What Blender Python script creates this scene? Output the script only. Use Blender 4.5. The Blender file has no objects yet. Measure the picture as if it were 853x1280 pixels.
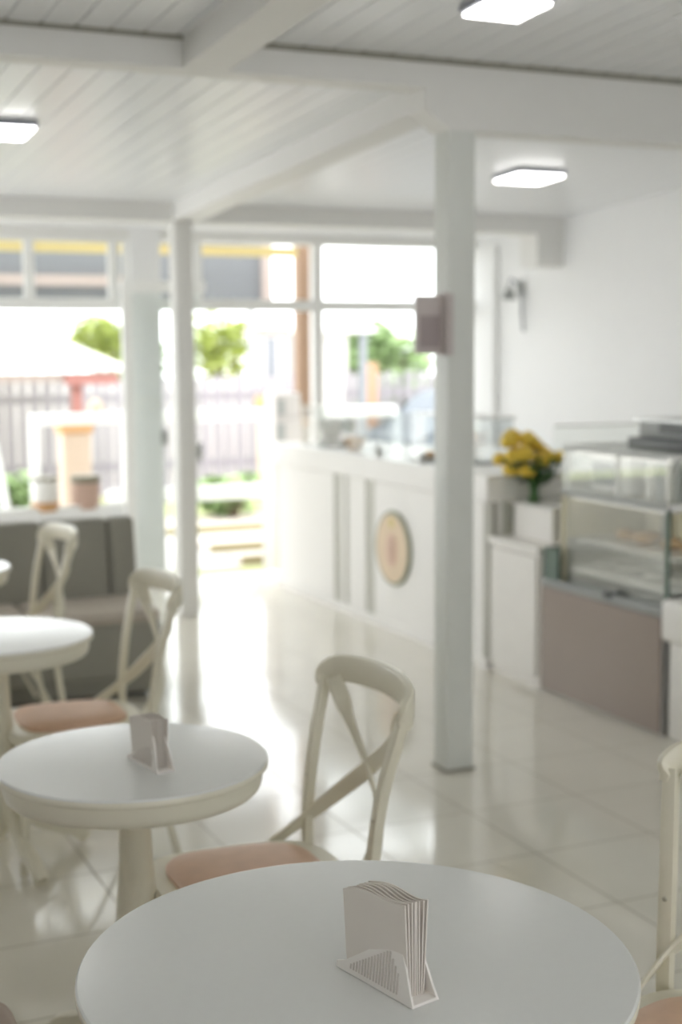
import bpy, bmesh, math, random
from mathutils import Vector, Matrix
random.seed(7)
sc = bpy.context.scene
COL = sc.collection
R = math.radians

# ------------------------------------------------------------------ camera
F_PX, PITCH, YAW, ROLL, EYE = 1750.0, math.atan(205/1750.0), R(24.29), 0.0066, 1.65
fwd = Vector((math.sin(YAW)*math.cos(PITCH), math.cos(YAW)*math.cos(PITCH), -math.sin(PITCH)))
rt0 = Vector((math.cos(YAW), -math.sin(YAW), 0)); up0 = rt0.cross(fwd)
rt = rt0*math.cos(ROLL) - up0*math.sin(ROLL); up = up0*math.cos(ROLL) + rt0*math.sin(ROLL)
cam = bpy.data.cameras.new('camera'); co = bpy.data.objects.new('camera', cam); COL.objects.link(co)
m3 = Matrix((rt, up, -fwd)).transposed()
co.matrix_world = Matrix.Translation((0, 0, EYE)) @ m3.to_4x4()
cam.sensor_fit = 'AUTO'; cam.sensor_width = 36; cam.lens = F_PX/1280*36
cam.clip_start = 0.05; cam.clip_end = 300
cam.dof.use_dof = True; cam.dof.focus_distance = 2.15; cam.dof.aperture_fstop = 2.7
sc.camera = co

# ------------------------------------------------------------------ world, sun, exposure
w = bpy.data.worlds.new('sky'); sc.world = w; w.use_nodes = True
bg = w.node_tree.nodes['Background']
bg.inputs[0].default_value = (0.955, 0.978, 0.995, 1); bg.inputs[1].default_value = 2.4
sl = bpy.data.lights.new('sun', 'SUN'); sl.energy = 0.5; sl.angle = R(12); sl.color = (1, .98, .95)
so = bpy.data.objects.new('sun', sl); COL.objects.link(so); so.rotation_euler = (R(38), R(-20), 0)
sc.view_settings.view_transform = 'Standard'; sc.view_settings.look = 'None'
sc.view_settings.gamma = 1.0; sc.view_settings.use_curve_mapping = False
sc.view_settings.exposure = 0.90
try:
    sc.cycles.use_denoising = True
    sc.cycles.max_bounces = 14; sc.cycles.diffuse_bounces = 8; sc.cycles.transparent_max_bounces = 24
    sc.cycles.sample_clamp_indirect = 8.0
except Exception: pass

# ------------------------------------------------------------------ materials
def s2l(c):
    return tuple(((x/255)/12.92 if x/255 <= .04045 else ((x/255+.055)/1.055)**2.4) for x in c)
def mat(name, rgb, rough=.5, spec=.5, var=.04, scale=12, bump=0, metal=0, coat=0):
    m = bpy.data.materials.new(name); m.use_nodes = True; nt = m.node_tree; N = nt.nodes
    b = N['Principled BSDF']; c = s2l(rgb)
    b.inputs['Roughness'].default_value = rough; b.inputs['Metallic'].default_value = metal
    b.inputs['Specular IOR Level'].default_value = spec; b.inputs['Coat Weight'].default_value = coat
    tc = N.new('ShaderNodeTexCoord'); nz = N.new('ShaderNodeTexNoise'); nz.inputs['Scale'].default_value = scale
    nz.inputs['Detail'].default_value = 4
    nt.links.new(tc.outputs['Object'], nz.inputs['Vector'])
    mx = N.new('ShaderNodeMix'); mx.data_type = 'RGBA'
    mx.inputs[6].default_value = (*[x*(1-var) for x in c], 1); mx.inputs[7].default_value = (*[min(1, x*(1+var)) for x in c], 1)
    nt.links.new(nz.outputs['Fac'], mx.inputs[0]); nt.links.new(mx.outputs[2], b.inputs['Base Color'])
    if bump:
        bp = N.new('ShaderNodeBump'); bp.inputs['Strength'].default_value = bump; bp.inputs['Distance'].default_value = .002
        nt.links.new(nz.outputs['Fac'], bp.inputs['Height']); nt.links.new(bp.outputs[0], b.inputs['Normal'])
    return m
def emis(name, rgb, st):
    m = bpy.data.materials.new(name); m.use_nodes = True; nt = m.node_tree
    b = nt.nodes['Principled BSDF']; b.inputs['Base Color'].default_value = (.9, .9, .9, 1)
    b.inputs['Emission Color'].default_value = (*s2l(rgb), 1); b.inputs['Emission Strength'].default_value = st
    return m
def glass(name, tint=(.93, .97, .95), gl=.5):
    m = bpy.data.materials.new(name); m.use_nodes = True; nt = m.node_tree; N = nt.nodes
    N.remove(N['Principled BSDF']); out = N['Material Output']
    t = N.new('ShaderNodeBsdfTransparent'); t.inputs[0].default_value = (*tint, 1)
    g = N.new('ShaderNodeBsdfGlossy'); g.inputs['Roughness'].default_value = .02
    fr = N.new('ShaderNodeFresnel'); fr.inputs[0].default_value = 1.45
    mu = N.new('ShaderNodeMath'); mu.operation = 'MULTIPLY'; mu.inputs[1].default_value = gl
    mx = N.new('ShaderNodeMixShader'); nt.links.new(fr.outputs[0], mu.inputs[0]); nt.links.new(mu.outputs[0], mx.inputs[0])
    nt.links.new(t.outputs[0], mx.inputs[1]); nt.links.new(g.outputs[0], mx.inputs[2]); nt.links.new(mx.outputs[0], out.inputs[0])
    return m
M = dict(
    wall=mat('wall_paint', (241, 241, 241), .6, var=.015), ceil=mat('ceiling_pvc', (240, 241, 243), .28, .5, .015),
    beam=mat('beam_paint', (232, 231, 228), .5, var=.02), post=mat('post_paint', (222, 224, 219), .45, var=.02),
    joint=mat('beam_joint_grey', (150, 148, 136), .7), cream=mat('cream_lacquer', (226, 221, 202), .32, .5, .03, 30),
    rim=mat('cream_rim', (226, 222, 205), .3, .5, .02), top=mat('white_laminate', (228, 229, 226), .22, .5, .015, 60),
    seat=mat('peach_vinyl', (219, 184, 157), .5, .4, .10, 25, .3), plastic=mat('white_plastic', (240, 235, 229), .35, .5, .02),
    slot=mat('holder_slots', (204, 196, 188), .6), napkin=mat('napkin_paper', (226, 219, 211), .9, .2, .02), sofa=mat('grey_upholstery', (152, 150, 140), .6, .35, .06, 40, .2),
    sofaseat=mat('warm_grey_seat', (184, 175, 163), .5, .4, .05, 30, .2), bench=mat('brown_upholstery', (158, 138, 122), .5, .4, .05, 20, .2),
    counter=mat('counter_white', (242, 240, 237), .35, .5, .015), batten=mat('counter_batten', (198, 197, 188), .5),
    cab=mat('cabinet_white', (236, 233, 228), .4), shadeside=mat('counter_end_shade', (196, 197, 186), .5),
    brown=mat('taupe_panel', (152, 138, 128), .35, .5, .04, 5), steel=mat('steel', (190, 190, 188), .3, .5, .03, metal=.7),
    dark=mat('dark_grey', (78, 80, 78), .4), black=mat('black_plastic', (45, 46, 46), .4), beige=mat('case_cream', (236, 228, 204), .6),
    bread=mat('bread_crust', (206, 172, 128), .7, var=.15), grey=mat('mid_grey', (160, 162, 160), .5),
    logo=mat('logo_sand', (226, 205, 178), .6, var=.05, scale=6), logorimshade=mat('logo_rim_shade', (150, 154, 134), .5),
    logopink=mat('logo_pink', (222, 190, 172), .6), logobr=mat('logo_brown', (200, 170, 148), .6), logoyel=mat('logo_yellow', (216, 200, 130), .6),
    yellow=mat('flower_yellow', (232, 200, 74), .6, var=.15, scale=40), leaf=mat('leaf_green', (58, 98, 48), .5, var=.2),
    stem=mat('stem_green', (80, 110, 60), .5), tan=mat('tan_bowl', (214, 170, 130), .5), dkgreen=mat('dark_green', (62, 84, 76), .4),
    paper=mat('notice_paper', (205, 196, 194), .6), paperink=mat('notice_ink', (172, 160, 160), .6), alu=mat('white_aluminium', (240, 240, 238), .4),
    wood=mat('post_wood', (150, 122, 98), .6, var=.1), peach=mat('peach_render', (212, 190, 170), .8), peachpost=mat('faded_orange_paint', (196, 150, 124), .8), orange=mat('orange_paint', (205, 158, 110), .7),
    yell=mat('yellow_board', (222, 203, 140), .6), awn=mat('awning_grey', (140, 143, 148), .8), pinkbar=mat('pinkish_bar', (205, 190, 184), .6),
    tin=mat('white_tin', (245, 244, 240), .5), fence=mat('picket_lilac_grey', (156, 150, 158), .8, var=.08, scale=3), reddish=mat('red_brown_paint', (160, 108, 100), .7),
    masonry=mat('weathered_masonry', (205, 200, 196), .8), rail=mat('white_rail', (246, 246, 244), .4), ground=mat('pale_paving', (188, 184, 180), .8, var=.06, scale=2), grass=mat('lawn', (166, 171, 122), .9, var=.2, scale=3),
    foliage=mat('foliage_light', (178, 190, 104), .7, var=.25, scale=4), foliage2=mat('foliage_green', (152, 176, 122), .7, var=.25, scale=4),
    trunk=mat('bark', (120, 104, 88), .9), slab=mat('step_slab', (200, 190, 180), .8), slabedge=mat('step_edge', (155, 145, 112), .8),
    roofbr=mat('roof_edge', (172, 156, 148), .7), carp=mat('car_paint', (104, 110, 118), .55), carglass=mat('car_glass', (80, 90, 95), .1),
    tyre=mat('tyre', (50, 50, 52), .8), screw=mat('screw_metal', (200, 196, 180), .3, metal=.8), lampbody=mat('lamp_body', (150, 154, 165), .5),
    ceramic=mat('white_ceramic', (240, 238, 234), .2), groove=mat('grout_dark', (150, 148, 138), .6),
    jar=mat('clay_drum', (196, 166, 150), .6), jarlid=mat('drum_lid', (140, 134, 116), .6),
    casefill=emis('case_fill_glow', (255, 250, 240), .9), glow=emis('lamp_diffuser', (255, 253, 250), 5.0),
    glass=glass('clear_glass', (.975, .985, .98)), doorglass=glass('green_tint_glass', (.975, .992, .984)), vit=glass('vitrine_glass', (.975, .985, .975), .5),
    edge=mat('glass_edge_green', (100, 118, 108), .2),
)
def tile_mat():
    m = bpy.data.materials.new('glossy_cream_tile'); m.use_nodes = True; nt = m.node_tree; N = nt.nodes; L = nt.links
    b = N['Principled BSDF']; g = N.new('ShaderNodeNewGeometry'); sx = N.new('ShaderNodeSeparateXYZ'); L.new(g.outputs['Position'], sx.inputs[0])
    def line(sock, off):
        a = N.new('ShaderNodeMath'); a.operation = 'SUBTRACT'; a.inputs[1].default_value = off; L.new(sock, a.inputs[0])
        d = N.new('ShaderNodeMath'); d.operation = 'DIVIDE'; d.inputs[1].default_value = .4535; L.new(a.outputs[0], d.inputs[0])
        f = N.new('ShaderNodeMath'); f.operation = 'FRACT'; L.new(d.outputs[0], f.inputs[0])
        p = N.new('ShaderNodeMath'); p.operation = 'PINGPONG'; p.inputs[1].default_value = .5; L.new(f.outputs[0], p.inputs[0])
        c = N.new('ShaderNodeMath'); c.operation = 'LESS_THAN'; c.inputs[1].default_value = .007; L.new(p.outputs[0], c.inputs[0])
        return c.outputs[0]
    mx = N.new('ShaderNodeMath'); mx.operation = 'MAXIMUM'; L.new(line(sx.outputs[0], 1.04), mx.inputs[0]); L.new(line(sx.outputs[1], 3.325), mx.inputs[1])
    nz = N.new('ShaderNodeTexNoise'); nz.inputs['Scale'].default_value = 3; nz.inputs['Detail'].default_value = 5; L.new(g.outputs['Position'], nz.inputs['Vector'])
    c1 = N.new('ShaderNodeMix'); c1.data_type = 'RGBA'; L.new(nz.outputs['Fac'], c1.inputs[0])
    c1.inputs[6].default_value = (*s2l((214, 210, 197)), 1); c1.inputs[7].default_value = (*s2l((225, 221, 209)), 1)
    c2 = N.new('ShaderNodeMix'); c2.data_type = 'RGBA'; L.new(mx.outputs[0], c2.inputs[0]); L.new(c1.outputs[2], c2.inputs[6])
    c2.inputs[7].default_value = (*s2l((150, 142, 124)), 1); L.new(c2.outputs[2], b.inputs['Base Color'])
    r = N.new('ShaderNodeMath'); r.operation = 'MULTIPLY_ADD'; r.inputs[1].default_value = .4; r.inputs[2].default_value = .10; L.new(mx.outputs[0], r.inputs[0])
    L.new(r.outputs[0], b.inputs['Roughness']); b.inputs['Specular IOR Level'].default_value = .75
    n2 = N.new('ShaderNodeTexNoise'); n2.inputs['Scale'].default_value = 2.2; L.new(g.outputs['Position'], n2.inputs['Vector'])
    bp = N.new('ShaderNodeBump'); bp.inputs['Strength'].default_value = .12; bp.inputs['Distance'].default_value = .01
    L.new(n2.outputs['Fac'], bp.inputs['Height']); L.new(bp.outputs[0], b.inputs['Normal'])
    return m
M['tile'] = tile_mat()

# ------------------------------------------------------------------ mesh helpers
def nb(): return bmesh.new()
def box(bm, x0, x1, y0, y1, z0, z1, bev=0, seg=2):
    r = bmesh.ops.create_cube(bm, size=1)
    for v in r['verts']:
        v.co = Vector(((x0+x1)/2 + v.co.x*(x1-x0), (y0+y1)/2 + v.co.y*(y1-y0), (z0+z1)/2 + v.co.z*(z1-z0)))
    if bev:
        es = list({e for v in r['verts'] for e in v.link_edges})
        bmesh.ops.bevel(bm, geom=es, offset=bev, segments=seg, profile=.5, affect='EDGES', clamp_overlap=True)
    return bm
def smoothpath(pts, n=6):
    P = [Vector(p) for p in pts]
    if len(P) < 3: return P
    Q = [2*P[0]-P[1]] + P + [2*P[-1]-P[-2]]; out = []
    for i in range(1, len(Q)-2):
        a, b, c, d = Q[i-1], Q[i], Q[i+1], Q[i+2]
        for k in range(n):
            t = k/n
            out.append(.5*((2*b) + (c-a)*t + (2*a-5*b+4*c-d)*t*t + (3*b-3*c+d-a)*t**3))
    out.append(P[-1]); return out
def sweep(bm, pts, w, t=None, side=None, n=6, ns=8, round_=True, smooth=True):
    """band or tube along a path: w across (along side), t thick; w may be a list of widths along the path"""
    P = smoothpath(pts, n) if smooth else [Vector(p) for p in pts]
    rings = []
    for i, p in enumerate(P):
        tg = (P[min(i+1, len(P)-1)] - P[max(i-1, 0)]).normalized()
        s = Vector(side) if side is not None else (Vector((0, 0, 1)) if abs(tg.z) < .9 else Vector((1, 0, 0)))
        s = (s - tg*s.dot(tg)).normalized(); u = tg.cross(s)
        f = i/(len(P)-1)
        ww = w if not isinstance(w, (list, tuple)) else (w[min(int(f*(len(w)-1)), len(w)-2)]*(1-(f*(len(w)-1)-min(int(f*(len(w)-1)), len(w)-2))) + w[min(int(f*(len(w)-1)), len(w)-2)+1]*(f*(len(w)-1)-min(int(f*(len(w)-1)), len(w)-2)))
        tt = ww if t is None else t
        ring = []
        if round_:
            for k in range(ns):
                a = 2*math.pi*k/ns
                e = 1 if t is None else .5
                ca, sa = math.cos(a), math.sin(a)
                ca = math.copysign(abs(ca)**e, ca); sa = math.copysign(abs(sa)**e, sa)
                ring.append(bm.verts.new(p + s*(ww/2*ca) + u*(tt/2*sa)))
        else:
            for a, b_ in ((1, 1), (-1, 1), (-1, -1), (1, -1)): ring.append(bm.verts.new(p + s*(ww/2*a) + u*(tt/2*b_)))
        rings.append(ring)
    for a, b_ in zip(rings, rings[1:]):
        for k in range(len(a)): bm.faces.new((a[k], a[(k+1) % len(a)], b_[(k+1) % len(a)], b_[k]))
    bm.faces.new(rings[0]); bm.faces.new(rings[-1][::-1])
    return bm
def lathe(bm, prof, cx=0, cy=0, ns=48, sx=1, sy=1):
    rings = []
    for r, z in prof:
        if r < 1e-6: rings.append([bm.verts.new((cx, cy, z))])
        else: rings.append([bm.verts.new((cx+r*sx*math.cos(2*math.pi*k/ns), cy+r*sy*math.sin(2*math.pi*k/ns), z)) for k in range(ns)])
    for a, b_ in zip(rings, rings[1:]):
        for k in range(ns):
            j = (k+1) % ns
            if len(a) == 1 and len(b_) == 1: continue
            if len(a) == 1: bm.faces.new((a[0], b_[k], b_[j]))
            elif len(b_) == 1: bm.faces.new((a[k], a[j], b_[0]))
            else: bm.faces.new((a[k], a[j], b_[j], b_[k]))
    if len(rings[0]) > 1: bm.faces.new(rings[0][::-1])
    if len(rings[-1]) > 1: bm.faces.new(rings[-1])
    return bm
def prism(bm, poly, axis, a, b_):
    """poly of 2D points extruded along axis from a to b"""
    def P(u, v, w_):
        return {'x': (w_, u, v), 'y': (u, w_, v), 'z': (u, v, w_)}[axis]
    A = [bm.verts.new(P(u, v, a)) for u, v in poly]; B = [bm.verts.new(P(u, v, b_)) for u, v in poly]
    n = len(poly)
    for k in range(n): bm.faces.new((A[k], A[(k+1) % n], B[(k+1) % n], B[k]))
    bm.faces.new(A[::-1]); bm.faces.new(B); return bm
def ball(bm, c, r, sz=(1, 1, 1), sub=2):
    g = bmesh.ops.create_icosphere(bm, subdivisions=sub, radius=r)
    for v in g['verts']: v.co = Vector((v.co.x*sz[0]+c[0], v.co.y*sz[1]+c[1], v.co.z*sz[2]+c[2]))
    return bm
def obj(name, bm, m, parent=None, smooth=False, rel=False):
    if rel and parent is not None:
        for v in bm.verts: v.co -= parent.location
    bmesh.ops.recalc_face_normals(bm, faces=bm.faces)
    me = bpy.data.meshes.new(name); bm.to_mesh(me); bm.free(); me.materials.append(M[m])
    if smooth:
        for p in me.polygons: p.use_smooth = True
        try: me.set_sharp_from_angle(angle=R(38))
        except Exception: pass
    o = bpy.data.objects.new(name, me); COL.objects.link(o)
    if parent is not None: o.parent = parent
    return o
def tag(o, label, cat, group=None, kind=None):
    o['label'] = label; o['category'] = cat
    if group: o['group'] = group
    if kind: o['kind'] = kind
    return o
def thing(name, label, cat, loc=(0, 0, 0), rz=0, group=None):
    o = bpy.data.objects.new(name, None); COL.objects.link(o); o.location = loc; o.rotation_euler = (0, 0, rz)
    o.empty_display_size = .05
    return tag(o, label, cat, group)
def struct(name, bm, m, smooth=False, label=None):
    o = obj(name, bm, m, None, smooth); o['kind'] = 'structure'
    if label: o['label'] = label
    return o
def W(name, bm, m, parent, smooth=False): return obj(name, bm, m, parent, smooth, rel=True)
def dup(root, loc, rz, label, group=None):
    r = root.copy(); COL.objects.link(r); r.location = loc; r.rotation_euler = (0, 0, rz); r['label'] = label
    if group: r['group'] = group
    for ch in list(root.children):
        c = ch.copy(); COL.objects.link(c); c.parent = r
        for g in list(ch.children):
            d = g.copy(); COL.objects.link(d); d.parent = c
    return r

# ================================================================== the room
def cz(y): return 2.70 - .05*(y-4.67)          # the ceiling falls towards the street
XR, YF, XL, YB = 5.38, 9.42, -1.0, -2.4
struct('floor', box(nb(), XL-.1, XR+.1, YB-.1, YF+.12, -.12, 0), 'tile')
# plank ceiling
bm = nb(); P_ = .1152; k0 = int((XL-1.05)/P_)-1
x = 1.05 + k0*P_; poly = []
while x < XR+.12:
    poly += [(x-.004, 0), (x-.003, .012), (x+.003, .012), (x+.004, 0)]; x += P_
def zslab(bm, poly, ya, yb):
    A = [bm.verts.new((u, ya, cz(ya)+v)) for u, v in poly]; B = [bm.verts.new((u, yb, cz(yb)+v)) for u, v in poly]
    for k in range(len(poly)-1): bm.faces.new((A[k], A[k+1], B[k+1], B[k]))
zslab(bm, poly, YB-.1, YF+.15)
x0, x1 = poly[0][0], poly[-1][0]
box(bm, x0, x1, YB-.1, YF+.15, 3.2, 3.3)
struct('ceiling', bm, 'ceil')
def slopebeam(x0, x1, y0, y1, d):
    b = nb(); vs = []
    for y in (y0, y1):
        for (x, dz) in ((x0, .02), (x1, .02), (x1, -d), (x0, -d)): vs.append(b.verts.new((x, y, cz(y)+dz)))
    for f in ((0, 1, 2, 3), (7, 6, 5, 4), (0, 4, 5, 1), (1, 5, 6, 2), (2, 6, 7, 3), (3, 7, 4, 0)): b.faces.new([vs[i] for i in f])
    return b
struct('wall_right', box(nb(), XR, XR+.12, YB-.1, YF+.12, 0, 3.1), 'wall')
bm = nb(); box(bm, XL, XR, YB-.12, YB, 0, .9); box(bm, XL, XR, YB-.12, YB, 2.25, 3.1); box(bm, XL, .4, YB-.12, YB, .9, 2.25); box(bm, 3.5, XR, YB-.12, YB, .9, 2.25)  # unseen rear opening added and sized to let fill light in
struct('wall_back', bm, 'wall')
bm = nb(); box(bm, XL-.12, XL, YB-.1, YF+.1, 0, .9); box(bm, XL-.12, XL, YB-.1, YF+.1, 2.3, 3.1)
for a, b_ in ((YB-.1, 6.6), (YF-.2, YF+.1)): box(bm, XL-.12, XL, a, b_, .9, 2.3)  # gap between is an unseen opening, added to light the far end
struct('wall_left', bm, 'wall')
# beams
def beam(bm, m='beam'):
    o = struct('trim_1', bm, m); return o
struct('trim_1', slopebeam(1.53, 1.69, YB, 4.68, .105), 'beam')
bm = nb()
prism(bm, [(XL, 2.72), (XL, 2.595), (2.458, 2.595), (2.458, 2.515), (2.555, 2.45), (XR, 2.45), (XR, 2.72)], 'y', 4.67, 4.80)
struct('trim_2', bm, 'beam')
struct('trim_3', slopebeam(2.605, 2.77, 4.79, 8.21, .107), 'beam')
struct('trim_4', box(nb(), XL, XR, 8.2, 8.42, 2.41, 2.54), 'beam')
bm = nb(); box(bm, XL, XR, YF-.02, YF+.14, 2.39, 2.52); struct('trim_5', bm, 'beam')
# corbel at the end of the far beam
struct('trim_6', box(nb(), 5.17, XR, 8.2, 8.42, 2.19, 2.412), 'beam')
# nail-like joint marks and dark gap at the near beam's top
bm = nb()
box(bm, XL, 1.53, 4.658, 4.672, 2.688, 2.71); box(bm, 1.69, XR, 4.655, 4.672, 2.684, 2.71)
x = 1.05 - 14*P_
while x < XR-.1:
    if not (1.5 < x < 1.72): box(bm, x-.008, x+.008, 4.648, 4.66, 2.685, 2.703)
    x += P_
struct('trim_7', bm, 'joint')
# posts
def post(name, x0, x1, y0, y1, z1):
    b = nb(); box(b, x0, x1, y0, y1, 0, z1, .006, 2); return struct(name, b, 'post', True)
post('trim_8', 2.556, 2.672, 4.672, 4.785, 2.46)
struct('trim_9', box(nb(), 2.55, 2.678, 4.666, 4.791, 0, .012), 'groove')
b = nb(); box(b, 2.612, 2.73, 8.2, 8.315, 0, 2.42, .006, 2); struct('trim_10', b, 'beam', True)
# facade: low wall under the left windows, columns, transom
struct('wall_front', box(nb(), XL, 2.67, YF, YF+.13, 0, .56), 'wall')
struct('trim_11', box(nb(), 2.675, 2.885, YF-.035, YF+.14, 0, 2.47), 'wall')
def window(n, x0, x1, z0, z1, zt, mull):
    f = nb()
    for a, b_ in ((x0, x0+.035), (x1-.035, x1)): box(f, a, b_, YF, YF+.05, z0, z1)
    box(f, x0+.035, x1-.035, YF, YF+.05, z0, z0+.03); box(f, x0+.035, x1-.035, YF, YF+.05, z1-.02, z1)
    box(f, x0+.035, x1-.035, YF-.015, YF+.05, zt-.04, zt+.04)
    for m_ in mull: box(f, m_-.033, m_+.033, YF, YF+.05, zt+.04, z1-.02)
    o = struct('window_%d' % n, f, 'alu')
    p = obj('pane', box(nb(), x0+.03, x1-.03, YF+.022, YF+.028, z0+.02, z1-.01), 'glass', o)
    return o
window(1, XL+.02, 2.675, .56, 2.39, 1.955, [.9, 1.45, 1.995, 2.57])
# right: fixed transom over the doorway, then full window behind the counter
f = nb(); box(f, 2.885, 4.04, YF-.015, YF+.05, 1.915, 1.995); box(f, 3.14, 3.20, YF, YF+.05, 1.995, 2.39)
struct('trim_12', f, 'alu')
f = nb(); box(f, 4.04, 4.12, YF, YF+.06, 0, 2.39); box(f, 4.12, XR, YF-.015, YF+.05, 1.915, 1.995); box(f, 4.12, XR, YF, YF+.06, 0, .9)
o = struct('window_2', f, 'alu'); obj('pane', box(nb(), 4.12, XR, YF+.022, YF+.028, .9, 2.39), 'glass', o)
# glass door leaf standing ajar in front of the column
d = struct('door_1', box(nb(), 2.585, 3.12, 9.27, 9.278, .03, 2.03), 'doorglass')
b = nb(); box(b, 2.575, 2.64, 9.25, 9.30, 0.0, 2.11); obj('stile', b, 'rail', d)
b = nb(); box(b, 2.64, 3.16, 9.245, 9.305, 2.03, 2.11); obj('top_rail', b, 'rail', d)
b = nb(); box(b, 2.835, 2.885, 9.255, 9.293, .99, 1.10, .015); obj('lock', b, 'grey', d, True)
b = nb(); box(b, 3.08, 3.13, 9.255, 9.293, .88, 1.0, .015); obj('lock', b, 'grey', d, True)
struct('trim_13', box(nb(), 2.60, 4.05, YF+.1, YF+.22, -.14, 0), 'wall')
struct('baseboard_right', box(nb(), XR-.012, XR, YB, YF, 0, .08), 'wall')

# ------------------------------------------------------------------ ceiling lamps
def lamp(x0, x1, y0, y1, label, e=True):
    cx_, cy_ = (x0+x1)/2, (y0+y1)/2; zc = cz(cy_)
    t = thing('ceiling_lamp', label, 'lamp', (cx_, cy_, zc), group='square flush ceiling lamps')
    hx, hy = (x1-x0)/2, (y1-y0)/2
    b = nb(); box(b, -hx, hx, -hy, hy, -.028, .0, .012, 2); h = obj('housing', b, 'lampbody', t, True)
    b = nb(); box(b, -hx+.012, hx-.012, -hy+.012, hy-.012, -.040, -.026, .006, 2); obj('diffuser', b, 'glow', t, True)
    for c in (t,): c.rotation_euler = (-math.atan(.05), 0, 0)
    return t
lamp(2.245, 2.475, 3.82, 4.05, 'square white ceiling lamp closest to the camera, cut by the top of the picture')
lamp(1.06, 1.36, 6.13, 6.41, 'square lit ceiling lamp at left, cut by the left picture edge, over the sofa side')
lamp(4.02, 4.33, 6.57, 6.86, 'square lit ceiling lamp over the service counter, right of the near post')
# ------------------------------------------------------------------ exterior
struct('ground', box(nb(), -12, 40, YF+.22, 60, -.25, -.15), 'ground', label='pale paved yard outside the glass front')
g = struct('trim_14', box(nb(), 3.2, 9, 9.95, 10.75, -.15, -.135), 'grass')
b = nb()
for (y0, y1) in ((10.9, 11.25), (11.7, 12.3), (13.0, 14.0)): box(b, 4.0, 7.5, y0, y1, -.15, -.10)
struct('trim_15', b, 'slab')
b = nb()
for y0 in (10.86, 11.66, 12.94): box(b, 4.0, 7.5, y0, y0+.05, -.15, -.07)
struct('trim_16', b, 'slabedge')
struct('trim_17', box(nb(), -6, 12, 14.3, 16.6, -.15, -.13), 'grass')

t = thing('picket_fence', 'long grey-lilac slatted fence across the yard behind the white railing', 'fence', (5.5, 17, -.15))
b = nb(); x = 0.6
while x < 12.4:
    h = 1.30 + random.uniform(-.03, .04); wd_ = random.uniform(.07, .11); box(b, x, x+wd_, 16.97, 17.0, -.13, h); x += wd_+random.uniform(.035, .075)
W('pickets', b, 'fence', t)
b = nb(); box(b, .6, 12.4, 17.0, 17.06, .15, .25); box(b, .6, 12.4, 17.0, 17.06, 1.0, 1.1); W('rails', b, 'fence', t)
# backing wall a little behind the fence
t = thing('boundary_wall', 'pale boundary wall showing through the gaps of the slatted fence', 'wall', (5.5, 18.4, -.15))
W('masonry', box(nb(), -2, 11.5, 18.3, 18.5, -.15, 1.24), 'masonry', t)

t = thing('white_railing', 'white metal tube railing running just outside the door and windows', 'railing', (3.6, 11, -.15))
for z0, z1, xa, xb in ((1.06, 1.15, 2.29, 5.5), (.40, .52, 2.9, 4.5)): W('rail', box(nb(), xa, xb, 10.98, 11.03, z0, z1, .01), 'rail', t)
for x in (2.29, 3.03, 4.45): W('post', box(nb(), x, x+.07, 10.975, 11.035, -.15, 1.10, .008), 'rail', t)
W('post', sweep(nb(), [(1.95, 11.0, 1.25), (2.06, 11.0, .6), (2.18, 11.0, -.15)], .07), 'rail', t, True)

t = thing('gate_pillar', 'peach rendered gate pillar with orange cap behind the white railing', 'pillar', (2.68, 11.3, -.15))
W('shaft', box(nb(), 2.60, 2.83, 11.2, 11.4, -.15, .98, .01), 'peach', t)
W('cap', box(nb(), 2.58, 2.85, 11.18, 11.42, .98, 1.07, .01), 'orange', t)
W('finial', lathe(nb(), [(.0, 1.07), (.05, 1.08), (.07, 1.14), (.06, 1.22), (.0, 1.26)], 2.90, 11.3, 20), 'peach', t, True)

t = thing('wooden_post', 'brown wooden post standing outside on the white pillar, right of the doorway', 'post', (4.38, 10.4, 1.1))
W('shaft', box(nb(), 4.315, 4.44, 10.35, 10.47, 1.1, 2.75, .006), 'wood', t)
t = thing('white_pillar', 'low white masonry pillar outside, right of the doorway, with grey box slot', 'pillar', (4.3, 10.4, -.15))
W('masonry', box(nb(), 4.06, 4.60, 10.25, 10.55, -.15, 1.1, .01), 'masonry', t)
W('meter_box', box(nb(), 4.075, 4.14, 10.235, 10.252, .93, 1.06), 'grey', t)
t = thing('white_gate_box', 'white letter box on the pillar beside the brown post', 'box', (4.2, 10.4, 1.1))
W('body', box(nb(), 4.07, 4.29, 10.27, 10.5, 1.1, 1.30, .01), 'masonry', t); W('slot', box(nb(), 4.09, 4.15, 10.26, 10.275, 1.13, 1.25), 'grey', t)

# grey awning hung outside under a yellow board
t = thing('awning', 'grey drop awning with yellow top board outside the front windows', 'awning', (2.2, 10.4, 2.0))
W('yellow_board', box(nb(), -.5, 4.1, 9.85, 9.90, 2.33, 2.40), 'yell', t)
W('curtain', box(nb(), -.5, 4.02, 10.40, 10.42, 2.0, 2.47), 'awn', t)
W('curtain_bar', box(nb(), -.5, 2.9, 10.36, 10.40, 2.12, 2.2), 'pinkbar', t)
W('side_pole', box(nb(), 4.02, 4.10, 10.37, 10.44, 2.0, 2.47), 'pinkbar', t)

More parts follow.
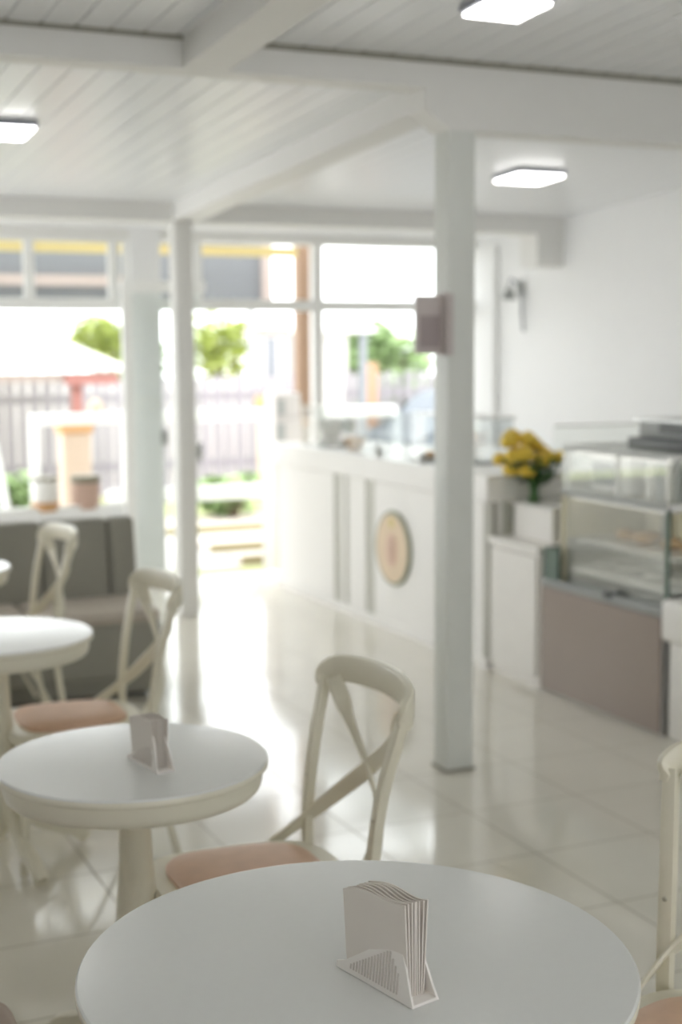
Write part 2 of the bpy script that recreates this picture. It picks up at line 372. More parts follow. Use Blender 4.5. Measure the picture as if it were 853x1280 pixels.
# pavilion with white corrugated hip roof
t = thing('pavilion', 'open pavilion with bright white corrugated roof and brown eaves, far left outside', 'pavilion', (1.5, 15.5, -.15))
b = nb(); n = 44; top = []; bot = []; x0, x1 = -2.2, 4.02
for i in range(n*4+1):
    u = i/(n*4); xx = x0+(x1-x0)*u; wv = .02*math.sin(i*math.pi/2)
    bot.append(b.verts.new((xx, 14.0, 1.44+wv)))
    rx = x0+1.0 + (3.45-x0-1.0)*u
    top.append(b.verts.new((rx, 17.2, 2.02+wv)))
for i in range(n*4): b.faces.new((bot[i], bot[i+1], top[i+1], top[i]))
e1 = b.verts.new((x1, 16.8, 1.44)); b.faces.new((bot[-1], e1, top[-1]))
bmesh.ops.solidify(b, geom=b.faces[:], thickness=.02)
W('roof', b, 'tin', t)
W('fascia', box(nb(), x0+.1, x1-.15, 14.1, 14.16, 1.33, 1.42), 'roofbr', t)
W('beam', box(nb(), 3.3, 3.85, 14.05, 14.1, 1.30, 1.41), 'reddish', t)
for x in (.2, 3.40): W('column', box(nb(), x, x+.10, 14.15, 14.27, -.15, 1.34), 'reddish' if x > 1 else 'tin', t)

# white house
t = thing('white_house', 'pale house with pinkish roof edge seen above the fence left of the brown post', 'house', (7.9, 19.5, -.15))
W('walls', box(nb(), 7.38, 8.7, 19, 19.5, -.15, 1.86), 'masonry', t); W('roof_edge', box(nb(), 7.28, 8.85, 18.95, 19.6, 1.86, 1.95), 'roofbr', t)
W('door', box(nb(), 7.40, 7.56, 18.97, 19.0, .9, 1.8), 'awn', t); W('downpipe', box(nb(), 7.78, 7.83, 18.95, 19.0, .3, 1.86), 'grey', t)
t = thing('utility_pole', 'thin grey utility pole beside the pale house', 'pole', (7.0, 18.6, -.15))
W('shaft', lathe(nb(), [(.06, -.15), (.045, 3.2), (0, 3.2)], 7.06, 18.7, 12), 'grey', t, True)
t = thing('orange_gatepost', 'peach gatepost with orange cap seen through the doorway, left of the white pillar', 'gatepost', (5.45, 14.6, -.15))
W('shaft', box(nb(), 5.62, 5.76, 14.6, 14.72, -.15, .95), 'peach', t); W('cap', box(nb(), 5.6, 5.78, 14.58, 14.74, .95, 1.12), 'orange', t)
t = thing('white_kiosk', 'narrow white kiosk outside the counter window, right of the brown post', 'kiosk', (6.2, 14, -.15))
W('walls', box(nb(), 6.05, 6.36, 14, 14.5, -.15, 1.82), 'masonry', t); W('roof_slab', box(nb(), 5.98, 6.7, 13.9, 14.6, 1.82, 1.88), 'tin', t)
W('corner_post', box(nb(), 6.55, 6.62, 13.95, 14.02, -.15, 1.82), 'awn', t)
t = thing('orange_post', 'short orange post before the right-hand green tree', 'post', (7.65, 16, -.15))
W('shaft', box(nb(), 7.56, 7.72, 15.95, 16.1, -.15, 1.46), 'peachpost', t)

# car
t = thing('parked_car', 'grey-blue parked car partly hidden behind the near post, seen over the counter', 'car', (7.6, 13.8, -.15))
prof = [(6.72, .0), (6.70, .45), (6.80, .66), (7.25, .74), (7.62, 1.10), (7.85, 1.17), (8.9, 1.15), (9.5, .80), (10.1, .72), (10.2, .35), (10.15, 0)]
b = nb(); prism(b, prof, 'y', 13.2, 14.8); bmesh.ops.bevel(b, geom=b.edges[:], offset=.05, segments=2, affect='EDGES'); W('body', b, 'carp', t, True)
b = nb(); prism(b, [(7.68, .78), (7.86, 1.08), (8.85, 1.07), (9.2, .78)], 'y', 13.18, 13.21); W('side_window', b, 'carglass', t)
b = nb(); prism(b, [(7.33, .79), (7.58, 1.04), (7.60, 1.02), (7.36, .76)], 'y', 13.3, 14.7); W('windscreen', b, 'carglass', t)
for x in (7.3, 9.5):
    b = nb(); bmesh.ops.create_cone(b, cap_ends=True, segments=28, radius1=.3, radius2=.3, depth=.2, matrix=Matrix.Translation((x, 13.22, .15)) @ Matrix.Rotation(R(90), 4, 'X')); W('wheel', b, 'tyre', t, True)

# trees: every crown is leaves on a branching frame
def tree(name, label, x, y, z0, zc, rx, ry, rz_, m, nl=1500, seed=1):
    rnd = random.Random(seed)
    t = thing(name, label, 'tree' if 'tree' in name else 'shrub', (x, y, z0))
    b = nb(); sweep(b, [(x, y, z0), (x+.05, y, (z0+zc)/2), (x, y, zc)], [.16, .05])
    for k in range(6):
        a = k*1.05; sweep(b, [(x, y, (z0+zc)/2), (x+rx*.35*math.cos(a), y+ry*.35*math.sin(a), zc-.1), (x+rx*.6*math.cos(a), y+ry*.6*math.sin(a), zc+rz_*.3)], [.07, .02])
    W('trunk', b, 'trunk', t, True)
    b = nb(); lobes = [(0, 0, 0, .75)] + [(rnd.uniform(-.5, .5), rnd.uniform(-.5, .5), rnd.uniform(-.35, .45), rnd.uniform(.35, .55)) for _ in range(9)]
    for _ in range(nl):
        l = rnd.choice(lobes); v = Vector((rnd.gauss(0, 1), rnd.gauss(0, 1), rnd.gauss(0, 1))).normalized()*l[3]*rnd.uniform(.75, 1)
        p = Vector((x+(l[0]+v.x)*rx, y+(l[1]+v.y)*ry, zc+(l[2]+v.z)*rz_))
        q = Matrix.Rotation(rnd.uniform(0, 6.28), 3, 'Z') @ Matrix.Rotation(rnd.uniform(-.9, .9), 3, 'X'); s = rnd.uniform(.05, .10)*max(1, min(rx, 1.4))
        vs = [b.verts.new(p + q @ Vector(c)*s) for c in ((-1, 0, 0), (0, -.55, .1), (1, 0, 0), (0, .55, .1))]
        b.faces.new(vs)
    W('crown', b, m, t); return t
tree('small_tree', 'yellow-green tree just above the white pavilion roof at far left', 5.75, 22, -.15, 1.75, .75, .8, .52, 'foliage', 1500, 3)
tree('bushy_tree', 'light green tree framed between the left inner post and the pale house', 7.75, 22, -.15, 1.60, .85, .8, .72, 'foliage', 2000, 5)
tree('broad_tree', 'wide green tree above the car beside the near post', 11.0, 22.4, -.15, 1.55, 1.25, 1, .72, 'foliage2', 2400, 8)
tree('shade_tree', 'deep green tree behind the glass door leaf and inner post', 6.75, 23.2, -.15, 1.35, .7, .8, .75, 'foliage2', 1600, 11)
tree('low_shrub', 'low green shrub in front of the fence seen through the doorway', 4.95, 13.8, -.15, .12, .45, .4, .28, 'foliage2', 700, 14)
tree('hedge_shrub', 'low green shrub at the foot of the pavilion near the left picture edge', 2.35, 12.6, -.15, .3, .3, .3, .35, 'foliage2', 400, 15)
tree('roadside_shrub', 'green shrub right of the white kiosk, behind the orange post', 8.9, 17.66, -.15, .9, .8, .3, .45, 'foliage2', 900, 16)

# containers on the low front wall behind the sofa
t = thing('storage_jar', 'white jar with orange bottom standing behind the sofa', 'jar', (2.02, 9.48, .6))
W('jar_wall', lathe(nb(), [(.085, .66), (.09, .67), (.09, .80), (.085, .81), (0, .81)], 2.07, 9.49, 28), 'ceramic', t, True)
W('jar_base', lathe(nb(), [(.088, .6), (.094, .61), (.094, .66), (0, .66)], 2.07, 9.49, 28), 'orange', t, True)
W('lid', lathe(nb(), [(.09, .81), (.094, .815), (.09, .83), (0, .83)], 2.07, 9.49, 28), 'jarlid', t, True)
t = thing('clay_drum', 'reddish clay drum with grey lid, right of the orange jar behind the sofa', 'drum', (2.29, 9.48, .6))
W('drum_body', lathe(nb(), [(.085, .6), (.095, .64), (.10, .72), (.097, .78), (0, .78)], 2.35, 9.49, 28), 'jar', t, True)
W('lid', lathe(nb(), [(.10, .78), (.102, .80), (.098, .83), (0, .83)], 2.35, 9.49, 28), 'jarlid', t, True)

for o_ in (t, bpy.data.objects['storage_jar']): o_.location.z -= .04

# ================================================================== service counter
XC = 3.60
t = thing('service_counter', 'long white service counter with grey battens and round beige emblem', 'counter', (3.9, 7.6, 0))
W('body', box(nb(), XC+.02, 4.22, 6.16, 9.03, 0, .87), 'counter', t)
b = nb()
for (a, b_) in ((6.20, 7.49), (7.62, 7.86), (7.92, 7.97), (8.09, 9.03)): box(b, XC, XC+.02, a, b_, .05, .86, .003, 1)
W('front_panel', b, 'counter', t)
for (a, b_) in ((7.49, 7.62), (7.86, 7.92), (7.97, 8.09), (6.165, 6.20)): W('batten', box(nb(), XC+.010, XC+.02, a, b_, .05, .86), 'batten', t)
W('worktop', box(nb(), XC-.02, 4.25, 6.13, 9.05, .865, 1.0, .006, 2), 'counter', t)
W('plinth', box(nb(), XC-.006, XC+.02, 6.16, 9.03, 0, .05), 'counter', t)
W('end_panel', box(nb(), XC+.09, 4.22, 6.135, 6.16, 0, .865), 'shadeside', t)  # shade of the end face put into the panel's grey
W('handle_groove', box(nb(), XC+.03, XC+.05, 6.148, 6.16, .05, .93), 'groove', t)
e = W('emblem', lathe(nb(), [(.215, -.012), (.22, 0), (.215, .012), (0, .012)], 0, 0, 56), 'logorimshade', t, True)  # rim shadow put into the disc's greenish colour
e.parent = t; e.matrix_local = Matrix.Translation((XC-.010-3.9, 7.215-7.6, .492)) @ Matrix.Rotation(R(-90), 4, 'Y') @ Matrix.Translation((3.9, 7.6, 0))
def emb(name, m, r, zoff, sx=1, sy=1, dx=0, dy=0, h=.003):
    o = obj(name, lathe(nb(), [(r, 0), (r, h), (0, h)], dx, dy, 48, sx, sy), m, e, True); o.matrix_local = Matrix.Translation((-3.9, -7.6, zoff)); return o
emb('emblem_face', 'logo', .20, .010, dx=0)
emb('emblem_figure', 'logopink', .085, .013, 1.15, .8, -.01, 0)
emb('emblem_figure', 'logobr', .055, .0155, 1.4, .45, -.01, -.015)
emb('emblem_figure', 'logoyel', .03, .013, 1, 1, .15, 0)

# glass guard and things on the counter
t = thing('counter_glass_guard', 'clear upright glass guard at the far end of the counter', 'glass guard', (3.66, 8.4, 1.0))
W('pane', box(nb(), 3.655, 3.665, 6.95, 8.75, 1.003, 1.28), 'glass', t)
for y in (8.68, 8.42, 7.55, 6.98): W('edge_clip', box(nb(), 3.645, 3.675, y, y+.025, 1.0, 1.28 if y > 8 else 1.06), 'glass' if y > 8 else 'steel', t)
t = thing('coffee_grinder', 'dark green machine on the counter behind the tan bowl', 'machine', (3.77, 8.45, 1.0))
b = nb(); box(b, 3.70, 3.84, 8.42, 8.56, 1.0, 1.04, .008); box(b, 3.72, 3.82, 8.45, 8.54, 1.04, 1.12, .01); W('base', b, 'dkgreen', t, True)
W('head', box(nb(), 3.70, 3.84, 8.27, 8.56, 1.10, 1.19, .015), 'dkgreen', t, True)
t = thing('tan_bowl', 'tan round bowl near the front edge of the counter', 'bowl', (3.75, 8.10, 1.0))
W('bowl', lathe(nb(), [(.035, 1.0), (.042, 1.003), (.068, 1.05), (.075, 1.085), (.068, 1.085), (.06, 1.05), (.03, 1.012), (0, 1.01)], 3.75, 8.10, 32), 'tan', t, True)
t = thing('serving_tray', 'flat grey tray with pastries lying on the counter, left of the near post', 'tray', (3.85, 7.05, 1.0))
W('tray_plate', box(nb(), 3.70, 4.0, 6.75, 7.25, 1.0, 1.014, .004), 'grey', t)
for i, (dx, dy) in enumerate(((.08, .1), (.18, .18), (.1, .28), (.2, .38), (.1, .42))):
    b = nb(); ball(b, (3.70+dx, 6.75+dy, 1.035), .035, (1, 1.3, .65)); o = obj('pastry', b, 'bread', None, True); tag(o, 'small brown pastry on the flat grey tray', 'pastry', 'pastries on the grey tray')
t = thing('display_box', 'clear glass display box on the counter behind the grey tray', 'display box', (4.05, 7.3, 1.0))
W('glass_shell', box(nb(), 3.98, 4.2, 6.9, 7.7, 1.003, 1.24), 'vit', t)
W('frame', box(nb(), 3.97, 4.21, 6.89, 7.71, 1.24, 1.255), 'alu', t)

# low cabinet between counter and vitrine, with step box and flowers
t = thing('low_cabinet', 'low white cabinet between the counter end and the glass food case', 'cabinet', (3.9, 5.9, 0))
W('body', box(nb(), XC+.02, 4.22, 5.68, 6.13, .0, .66), 'cab', t); W('door', box(nb(), XC, XC+.02, 5.70, 6.12, .05, .64, .004), 'cab', t)
W('worktop', box(nb(), XC-.01, 4.22, 5.67, 6.132, .66, .695, .004), 'cab', t)
t = thing('step_box', 'small white box on the low cabinet, carrying the flower vase', 'box', (3.95, 5.95, .695))
W('carcass', box(nb(), 3.72, 4.15, 5.74, 6.10, .695, .85, .004), 'cab', t); W('lid', box(nb(), 3.71, 4.16, 5.73, 6.11, .85, .868, .004), 'ceramic', t)
t = thing('flower_vase', 'slim dark green vase with the stems, on the small white box', 'vase', (3.79, 6.0, .868))
W('vase_body', lathe(nb(), [(.026, .868), (.03, .872), (.022, .92), (.03, .98), (.036, 1.0), (.03, .99), (0, .99)], 3.79, 6.02, 24), 'leaf', t, True)
bt = thing('flower_bouquet', 'bouquet of big yellow roses with dark green leaves in the vase', 'bouquet', (3.79, 6.02, .99))
rnd = random.Random(4)
heads = [(-.15, .0, .19, .045), (-.10, .05, .21, .05), (-.04, .0, .20, .05), (-.15, -.04, .12, .045), (-.09, -.05, .13, .052), (-.14, 0, .05, .04), (-.08, -.06, .05, .042),
         (.02, .04, .17, .048), (.05, -.04, .11, .048), (.10, .02, .10, .045), (.15, 0, .10, .042), (.0, -.06, .09, .04), (-.17, .05, .10, .04), (-.03, .06, .13, .045), (.08, .05, .13, .04)]
for hx, hy, hz, hr in heads:
    b = nb()
    for k in range(14):
        a = k*2.4; rr = hr*(.25+.05*k); c = Vector((3.79+hx+rr*.55*math.cos(a), 6.02+hy+rr*.55*math.sin(a), .99+hz+.012-.0018*k))
        ball(b, c, hr*.72, (1, 1, .85), 1)
    W('flower', b, 'yellow', bt, True)
b = nb()
for hx, hy, hz, hr in heads: sweep(b, [(3.79, 6.02, .96), (3.79+hx*.4, 6.02+hy*.4, .99+hz*.45), (3.79+hx, 6.02+hy, .99+hz)], .006, ns=6)
W('stems', b, 'stem', bt, True)
b = nb()
for k in range(260):
    a = rnd.uniform(0, 6.28); rr = rnd.uniform(.03, .15); zz = rnd.uniform(-.03, .10); rr *= (zz+.06)/.12
    p = Vector((3.81+rr*math.cos(a)*1.25, 6.02+rr*math.sin(a), .99+zz)); q = Matrix.Rotation(a, 3, 'Z') @ Matrix.Rotation(rnd.uniform(-1.2, .4), 3, 'Y')
    vs = [b.verts.new(p + q @ Vector(c)) for c in ((-.02, 0, 0), (.01, -.016, .003), (.045, 0, -.004), (.01, .016, .003))]; b.faces.new(vs)
W('leaves', b, 'leaf', bt)

# ------------------------------------------------------------------ glass food case
X0, X1, Y0, Y1 = 3.61, 4.28, 4.735, 5.66
t = thing('glass_food_case', 'refrigerated glass food case with taupe base panel and pale shelves', 'display case', (3.95, 5.2, 0))
W('base_cabinet', box(nb(), X0+.015, X1, Y0, Y1, .0, .52, .003), 'steel', t)
W('base_panel', box(nb(), X0, X0+.015, Y0, Y1, .01, .51, .002), 'brown', t)
W('base_ledge', box(nb(), X0-.005, X1, Y0, Y1, .515, .55, .005), 'grey', t)
W('ledge_latch', box(nb(), X0-.012, X0+.01, 5.08, 5.14, .535, .565, .005), 'dark', t)
W('front_glass', box(nb(), X0+.03, X0+.037, Y0+.02, Y1-.12, .55, 1.19), 'vit', t)
W('end_glass', box(nb(), X0, X0+.10, Y1-.03, Y1-.022, .55, .70), 'edge', t)
W('end_glass', box(nb(), X0+.0, X0+.008, Y1-.14, Y1-.03, .55, .70), 'edge', t)
for y in (Y0+.01, Y1-.13): W('side_glass', box(nb(), X0+.04, X1-.02, y, y+.006, .55, 1.19), 'vit', t)
W('edge_post', box(nb(), X0+.03, X0+.045, Y0-.0, Y0+.018, .55, .97), 'edge', t)
W('back_panel', box(nb(), X1-.02, X1, Y0, Y1-.12, .55, .97), 'beige', t)
W('tray_deck', box(nb(), X0+.06, X1-.02, Y0+.03, Y1-.14, .60, .625), 'ceramic', t)
W('shelf', box(nb(), X0+.10, X1-.02, Y0+.03, Y1-.14, .735, .755, .003), 'ceramic', t)
def ring(z0, z1, w_=.03):
    b = nb(); xa, xb, ya, yb = X0+.03, X1, Y0, Y1-.12
    box(b, xa, xa+w_, ya, yb, z0, z1); box(b, xb-w_, xb, ya, yb, z0, z1); box(b, xa+w_, xb-w_, ya, ya+w_, z0, z1); box(b, xa+w_, xb-w_, yb-w_, yb, z0, z1)
    return b
W('mid_frame', ring(.955, .985), 'alu', t); W('mid_shelf', box(nb(), X0+.06, X1-.03, Y0+.03, Y1-.15, .972, .984), 'vit', t)
W('top_glass', box(nb(), X0+.06, X1-.03, Y0+.03, Y1-.15, 1.182, 1.192), 'vit', t)
W('top_frame', ring(1.17, 1.195), 'alu', t)
for y in (Y1-.155, 5.10): W('frame_post', box(nb(), X0+.035, X0+.06, y, y+.02, .985, 1.175), 'alu', t)
W('corner_post', box(nb(), X0+.03, X0+.05, Y1-.14, Y1-.12, .55, .97), 'beige', t)
W('end_panel', box(nb(), X0+.05, X1-.02, Y1-.155, Y1-.135, .76, .955), 'beige', t)
for y in (4.98, 5.22): W('divider', box(nb(), X1-.30, X1-.02, y, y+.012, .76, .95), 'grey', t)
W('fill_strip', box(nb(), X0+.06, X0+.085, Y0+.05, Y1-.18, .945, .955), 'casefill', t)  # added glow to brighten the case interior, not a known fitting
W('fill_strip', box(nb(), X0+.06, X0+.085, Y0+.05, Y1-.18, 1.16, 1.17), 'casefill', t)  # same added glow for the upper tier
# what stands in it
for i, (x, y, s) in enumerate(((3.85, 5.32, 1), (3.83, 5.16, 1.1), (3.85, 4.98, 1), (3.84, 4.84, .9), (3.93, 5.24, .9), (3.93, 4.9, .9))):
    b = nb(); ball(b, (x, y, .755+.028*s), .04*s, (1.1, 1.5, .7)); o = obj('bread_roll', b, 'bread', None, True)
    tag(o, 'golden bread roll on the middle shelf of the glass food case', 'bread', 'bread rolls on the middle shelf')
for i, y in enumerate((4.86, 5.06, 5.28)):
    b = nb(); box(b, 3.99, 4.20, y-.08, y+.08, .757, .93, .006); o = obj('cake_box', b, 'beige', None, True)
    tag(o, ['cream cake box on the middle shelf, nearest the white bin', 'cream cake box on the middle shelf, middle of three', 'cream cake box on the middle shelf, nearest the flowers'][i], 'box', 'cream boxes on the middle shelf')
for i, y in enumerate((4.85, 5.05, 5.25, 5.42)):
    b = nb(); lathe(b, [(.05, .625), (.075, .632), (.08, .65), (.07, .645), (0, .640)], 3.85, y, 24, 1.2, 1); o = obj('dish', b, 'ceramic', None, True)
    tag(o, 'pale shallow dish on the lowest deck of the food case', 'dish', 'dishes on the lowest deck')
for i, y in enumerate((4.74, 4.81, 4.88, 4.95, 5.02)):
    b = nb(); lathe(b, [(.022, .985), (.024, .99), (.026, 1.10), (.012, 1.125), (.012, 1.145), (0, 1.145)], 3.76, y, 20); o = obj('bottle', b, 'grey' if i % 2 else 'ceramic', None, True)
    tag(o, 'grey bottle in the row on the case top shelf' if i % 2 else 'white bottle in the row on the case top shelf', 'bottle', 'bottles on the case top shelf')
t = thing('microwave', 'white microwave with grey window in the upper left of the food case', 'microwave', (3.9, 5.3, .985))
W('body', box(nb(), 3.74, 4.05, 5.16, 5.46, .985, 1.15, .012), 'alu', t, True); W('window', box(nb(), 3.733, 3.742, 5.22, 5.43, 1.02, 1.12), 'awn', t)
t = thing('countertop_machine', 'dark and light grey countertop machine standing on top of the glass food case', 'machine', (3.9, 4.95, 1.195))
b = nb(); box(b, 3.72, 4.02, 4.72, 5.14, 1.195, 1.25, .006); W('base', b, 'dark', t, True)
b = nb(); box(b, 3.75, 4.0, 4.74, 5.10, 1.25, 1.325, .008); W('body', b, 'grey', t, True)
W('display', box(nb(), 3.745, 3.752, 4.75, 4.95, 1.275, 1.32), 'dark', t)
W('lid', box(nb(), 3.73, 4.02, 4.72, 5.12, 1.325, 1.335), 'steel', t)
# white bin at the right edge
t = thing('white_drawer_unit', 'white drawer unit at the right picture edge, beside the taupe base', 'cabinet', (3.9, 4.4, 0))
W('carcass', box(nb(), 3.63, 4.25, 4.0, 4.70, 0, .42, .01), 'cab', t, True); W('drawer', box(nb(), 3.59, 4.24, 4.0, 4.715, .42, .60, .025, 3), 'cab', t, True)

# right wall fittings
t = thing('wall_lamp', 'dark wall bracket with hanging cord on the white wall behind the counter', 'wall lamp', (XR, 8.73, 2.0))
W('backplate', box(nb(), XR-.02, XR-.001, 8.70, 8.78, 2.02, 2.12, .005), 'grey', t, True)
b = nb(); sweep(b, [(XR-.02, 8.74, 2.08), (XR-.09, 8.73, 2.13), (XR-.12, 8.71, 2.06)], .018); W('arm', b, 'awn', t, True)
W('shade', lathe(nb(), [(.02, 2.07), (.055, 1.99), (.05, 1.985), (0, 2.05)], XR-.12, 8.71, 20), 'grey', t, True)
b = nb(); sweep(b, [(XR-.02, 8.70, 2.04), (XR-.03, 8.68, 1.9), (XR-.03, 8.66, 1.76)], .02); W('cord', b, 'awn', t, True)
struct('trim_18', box(nb(), XR-.05, XR, 9.05, 9.2, 0, 2.39), 'wall')
t = thing('glass_screen', 'clear frameless glass screen behind the flowers', 'glass screen', (4.6, 6.4, 0))
W('pane', box(nb(), 4.28, 5.36, 6.6, 6.61, .9, 1.21), 'vit', t); W('top_rail', box(nb(), 4.28, 5.36, 6.592, 6.618, 1.205, 1.215), 'alu', t)
W('foot', box(nb(), 4.28, 5.36, 6.55, 6.66, 0, .9), 'cab', t)

# notice board on the near post
t = thing('notice_holder', 'pinkish grey notice holder fixed to the left side of the near post', 'notice', (2.53, 4.73, 1.63))
W('board', box(nb(), 2.448, 2.556, 4.722, 4.742, 1.625, 1.845, .003), 'paper', t)
W('sheet', box(nb(), 2.462, 2.545, 4.718, 4.722, 1.65, 1.77), 'paperink', t)
W('side_flap', box(nb(), 2.548, 2.556, 4.664, 4.722, 1.62, 1.855, .002), 'paper', t)
W('front_flap', box(nb(), 2.556, 2.574, 4.660, 4.672, 1.62, 1.85, .002), 'paper', t)

# ================================================================== sofa and bench
t = thing('grey_sofa', 'grey upholstered wall sofa with channelled back behind the tables', 'sofa', (1.2, 6.55, 0))
b = nb(); box(b, -.6, 1.90, 6.34, 6.86, .03, .40, .02, 3); W('frame', b, 'sofa', t, True)
W('plinth', box(nb(), -.55, 1.86, 6.42, 6.8, 0, .06), 'dark', t)
b = nb(); box(b, -.6, 1.90, 6.275, 6.36, .12, .385, .02, 3); W('front_rail', b, 'sofa', t, True)
xs = [-.55, -.22, .11, .44, .78, 1.11, 1.445, 1.775, 1.915]
for a, c in zip(xs, xs[1:]):
    b = nb(); prism(b, [(6.70, .42), (6.755, .82), (6.86, .82), (6.86, .1), (6.72, .1)], 'x', a+.004, c-.004); bmesh.ops.bevel(b, geom=b.edges[:], offset=.012, segments=3, affect='EDGES'); W('back_panel', b, 'sofa', t, True)
for a, c in ((-.6, .1), (.1, .72), (.72, 1.30), (1.30, 1.90)):
    b = nb(); box(b, a+.003, c-.003, 6.262, 6.71, .37, .445, .035, 4); W('seat_cushion', b, 'sofaseat', t, True)

t = thing('brown_bench', 'brown upholstered bench with rounded cushions at the bottom left corner', 'bench', (.2, 1.8, 0))
W('base', box(nb(), -.12, .40, .2, 2.9, 0, .36, .02, 3), 'bench', t, True)
for a, c in ((.2, 1.3), (1.3, 2.52), (2.52, 3.0)):
    b = nb(); box(b, -.12, .452 if a < 2 else .437, a+.002, c-.002, .36, .47 if a < 2 else .465, .04, 4); W('cushion', b, 'bench', t, True)

# ================================================================== tables
def make_table(r, label, cx_, cy_, frot):
    t = thing('round_table', label, 'table', (cx_, cy_, 0), 0, 'round pedestal tables')
    W('tabletop', lathe(nb(), [(0, .728), (r-.012, .728), (r-.004, .732), (r, .738), (r, .746), (r-.003, .7495), (r-.008, .75), (0, .75)], cx_, cy_, 96), 'top', t, True)
    ra = r*.945
    W('edge_band', lathe(nb(), [(r-.02, .7285), (r-.003, .7285), (r+.0005, .733), (r+.0005, .744), (r-.002, .7475), (r-.02, .7475)], cx_, cy_, 96), 'rim', t, True)
    W('apron', lathe(nb(), [(0, .680), (ra-.04, .680), (ra-.006, .682), (ra, .688), (ra+.004, .7), (ra+.004, .7275), (0, .7275)], cx_, cy_, 96), 'rim', t, True)
    W('column', lathe(nb(), [(.034, .662), (.036, .60), (.038, .52), (.044, .44), (.052, .34), (.062, .22), (.066, .14), (.05, .11), (0, .11)], cx_, cy_, 32), 'cream', t, True)
    rad = .29
    for k in range(4):
        a = frot + k*math.pi/2; d = Vector((math.cos(a), math.sin(a), 0)); c = Vector((cx_, cy_, 0))
        pts = [c+d*.03+Vector((0, 0, .36)), c+d*.06+Vector((0, 0, .24)), c+d*.11+Vector((0, 0, .13)), c+d*(rad*.62)+Vector((0, 0, .085)), c+d*(rad*.85)+Vector((0, 0, .06)), c+d*rad+Vector((0, 0, .022))]
        b = nb(); sweep(b, pts, .042, [1][0]*.05, side=Vector((-math.sin(a), math.cos(a), 0))); W('foot', b, 'cream', t, True)
    return t
make_table(.411, 'large round white table with cream rim, nearest the camera', .833, 1.798, R(12))
make_table(.299, 'small round cream table before the peach-seated chair, second from camera', .819, 2.945, R(30))
make_table(.305, 'round white table cut by the left picture edge, in front of the sofa', .800, 4.455, R(12))
make_table(.29, 'round white table mostly outside the left edge, nearest the sofa', .845, 5.95, R(30))

# ================================================================== chairs  (local: faces -x, back at +x)
def make_chair(label, loc, rz=0):
    t = thing('cross_back_chair', label, 'chair', loc, rz, 'cream cross-back chairs')
    def o(n, b, m='cream'): return obj(n, b, m, t, True)
    # seat ring
    def outline(fr, bk, xf, xb, n=40):
        pts = []
        for k in range(n):
            a = 2*math.pi*k/n; ca, sa = math.cos(a), math.sin(a); e = .55
            u = math.copysign(abs(ca)**e, ca); v = math.copysign(abs(sa)**e, sa)
            xx = (xf+xb)/2 + u*(xb-xf)/2; f = (xx-xf)/(xb-xf); wd = fr*(1-f)+bk*f
            pts.append((xx, v*wd))
        return pts
    b = nb(); Lp = [(outline(.215, .185, -.215, .235), .405), (outline(.222, .19, -.222, .24), .411), (outline(.222, .19, -.222, .24), .437), (outline(.214, .184, -.214, .232), .445), (outline(.185, .155, -.185, .20), .445)]
    rings = [[b.verts.new((x_, y_, z_)) for x_, y_ in P] for P, z_ in Lp]
    for a, c in zip(rings, rings[1:]):
        for k in range(40): b.faces.new((a[k], a[(k+1) % 40], c[(k+1) % 40], c[k]))
    b.faces.new(rings[0][::-1]); b.faces.new(rings[-1]); o('seat_frame', b)
    b = nb(); Lp = [(outline(.172, .142, -.170, .18), .443), (outline(.172, .142, -.170, .18), .453), (outline(.164, .135, -.162, .172), .462), (outline(.13, .105, -.13, .138), .469), (outline(.07, .06, -.07, .08), .472)]
    rings = [[b.verts.new((x_, y_, z_)) for x_, y_ in P] for P, z_ in Lp]
    for a, c in zip(rings, rings[1:]):
        for k in range(40): b.faces.new((a[k], a[(k+1) % 40], c[(k+1) % 40], c[k]))
    b.faces.new(rings[0][::-1]); b.faces.new(rings[-1]); o('seat_pad', b, 'seat')
    for s in (-1, 1):
        b = nb(); sweep(b, [(.30, .205*s, 0), (.25, .195*s, .22), (.232, .188*s, .46), (.250, .195*s, .64), (.283, .211*s, .78), (.296, .216*s, .838)], [.026, .032, .034, .033, .031], .026, side=(0, 1, 0)); o('back_leg', b)
        b = nb(); sweep(b, [(-.185, .17*s, .42), (-.19, .175*s, .2), (-.20, .185*s, 0)], [.036, .026]); o('leg', b)
        b = nb(); sweep(b, [(-.185, .168*s, .14), (-.12, .18*s, .33), (0, .19*s, .39), (.12, .19*s, .33), (.24, .19*s, .12)], .02, .013, side=(0, 1, 0)); o('side_brace', b)
        # crossing bands: top corner -> crossing (bowed back) -> far side of the seat
        b = nb(); sweep(b, [(.305, .185*s, .84), (.318, .12*s, .75), (.312, .01*s, .665), (.288, -.10*s, .58), (.225, -.185*s, .49), (.13, -.212*s, .42)], .042, .011, side=(0, .35*s, .6)); o('cross_band', b)
        for z_, x_ in ((.82, .318), (.60, .26)):
            b = nb(); ball(b, (x_-.028, (.212 if z_ > .8 else .192)*s, z_), .006, (.5, 1, 1), 2); obj('screw', b, 'screw', t, True)
    b = nb(); sweep(b, [(-.185, -.165, .12), (-.19, -.12, .33), (-.19, 0, .39), (-.19, .12, .33), (-.185, .165, .12)], .02, .013, side=(1, 0, 0)); o('front_brace', b)
    # top rail, bowed backwards with rounded dropping ends
    b = nb(); sweep(b, [(.290, -.224, .812), (.300, -.221, .842), (.325, -.19, .860), (.352, -.1, .865), (.362, 0, .867), (.352, .1, .865), (.325, .19, .860), (.300, .221, .842), (.290, .224, .812)],
                    [.028, .056, .068, .071, .071, .071, .068, .056, .028], .024, side=(0, 0, 1), ns=12); o('top_rail', b)
    return t
c1 = make_chair('cream cross-back chair with peach seat in the middle, left of the near post', (1.075, 2.925, 0), 0)
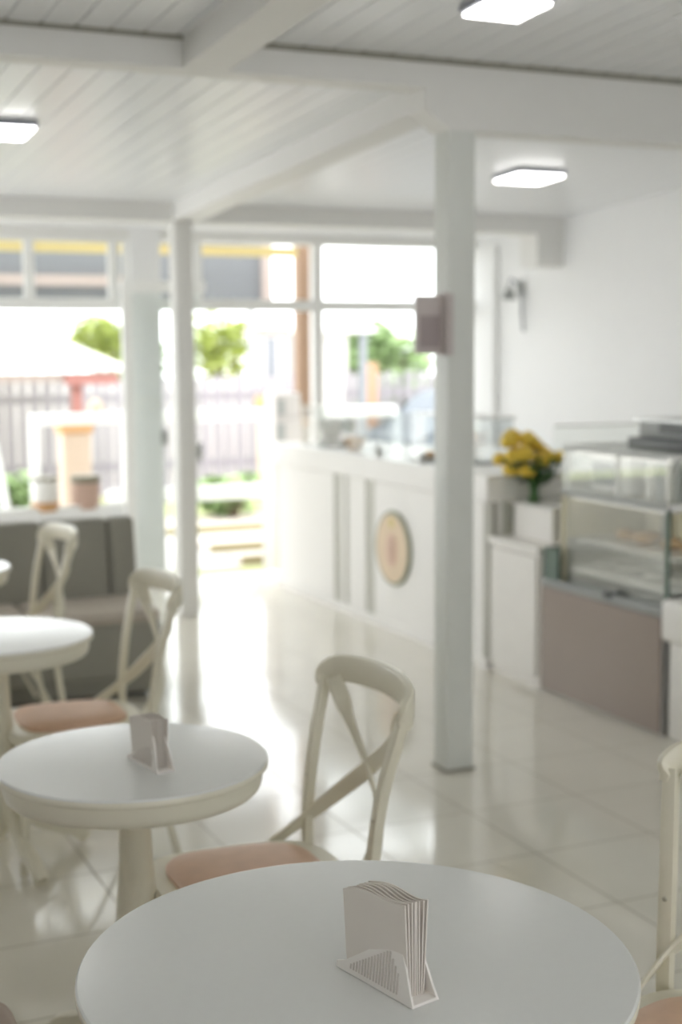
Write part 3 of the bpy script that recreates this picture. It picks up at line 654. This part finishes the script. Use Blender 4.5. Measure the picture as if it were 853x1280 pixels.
dup(c1, (1.035, 4.49, 0), R(0), 'cream cross-back chair with peach seat at the left-hand table before the sofa end')
dup(c1, (1.03, 5.90, 0), R(2), 'cream cross-back chair seen slim in front of the grey sofa back')
dup(c1, (1.488, 1.818, 0), R(25), 'cream cross-back chair at right edge, cut off, beside the nearest table')

# ================================================================== napkin holders (local: long axis along y)
def make_holder(label, loc, rz):
    t = thing('napkin_holder', label, 'napkin holder', loc, rz, 'white plastic napkin holders')
    obj('base', box(nb(), -.024, .024, -.086, .086, 0, .006, .003, 2), 'plastic', t, True)
    for s in (-1, 1):
        pts = [(.087, .002), (.087, .010), (.07, .016), (.03, .041), (-.005, .064), (-.022, .076), (-.036, .083), (-.048, .081), (-.058, .068), (-.068, .046), (-.078, .020), (-.087, .002)]
        b = nb(); prism(b, pts, 'x', -.0016, .0016)
        for v in b.verts: v.co.x += s*(.0225 - v.co.z*.10)
        pl = obj('side_plate', b, 'plastic', t, True)
        b = nb()
        for k in range(17):
            y = .052 - k*.0065; h = .021+.0038*k if k < 13 else .068-(k-13)*.008
            sweep(b, [(s*(.0245-.010*.10), y, .010), (s*(.0245-h*.10), y, h-.004)], .003, .0022, side=(0, 1, 0), ns=6, smooth=False)
        obj('ribs', b, 'slot', pl, True)
    return t
def make_napkins(label, loc, rz, n=8, hs=1.0, ws=1.0):
    """a sheaf of folded napkins with wavy top edges, fanned at one end"""
    t = thing('napkin_sheaf', label, 'napkins', loc, rz, 'folded paper napkins in the holders')
    for k in range(n):
        f = (k/(n-1)-.5)*2; b = nb(); nu, nv = 14, 8; th = .0022; L0, L1 = -.066*ws, .068*ws; grid = []
        for sd in (-1, 1):
            g = []
            for j in range(nv+1):
                row = []
                for i in range(nu+1):
                    u = i/nu; v = j/nv; y = L0+(L1-L0)*u
                    H = (.143 - .016*u + .005*math.sin(2*math.pi*(u-.42)) + .001*math.sin(u*9+k*.6))*hs
                    z = .006 + (H-.006)*v
                    x = f*(.0135 + .006*v + .003*u) + .0015*math.sin(u*6+k)*v + sd*th/2*(1+.5*u)
                    row.append(b.verts.new((x, y + .0015*math.sin(k*1.7)*v, z)))
                g.append(row)
            grid.append(g)
        for g in grid:
            for j in range(nv):
                for i in range(nu): b.faces.new((g[j][i], g[j][i+1], g[j+1][i+1], g[j+1][i]))
        A, B = grid
        for i in range(nu):
            b.faces.new((A[nv][i], A[nv][i+1], B[nv][i+1], B[nv][i])); b.faces.new((A[0][i], B[0][i], B[0][i+1], A[0][i+1]))
        for j in range(nv):
            b.faces.new((A[j][0], A[j+1][0], B[j+1][0], B[j][0])); b.faces.new((A[j][nu], B[j][nu], B[j+1][nu], A[j+1][nu]))
        obj('napkin', b, 'napkin', t, True)
    return t
hl = (.838, 1.711, .75); ang = R(13)
h1 = make_holder('white plastic napkin holder on the nearest large table', hl, ang)
n1 = make_napkins('sheaf of folded white napkins standing in the holder on the nearest table', (hl[0], hl[1], .7505), ang)
h2 = dup(h1, (.838, 2.875, .75), R(10), 'white plastic napkin holder on the second, smaller table'); h2.scale = (.88, .86, .95)
make_napkins( 'sheaf of napkins in the blurred holder on the second table', (.838, 2.875, .7505), R(10), 7, .80, .74)
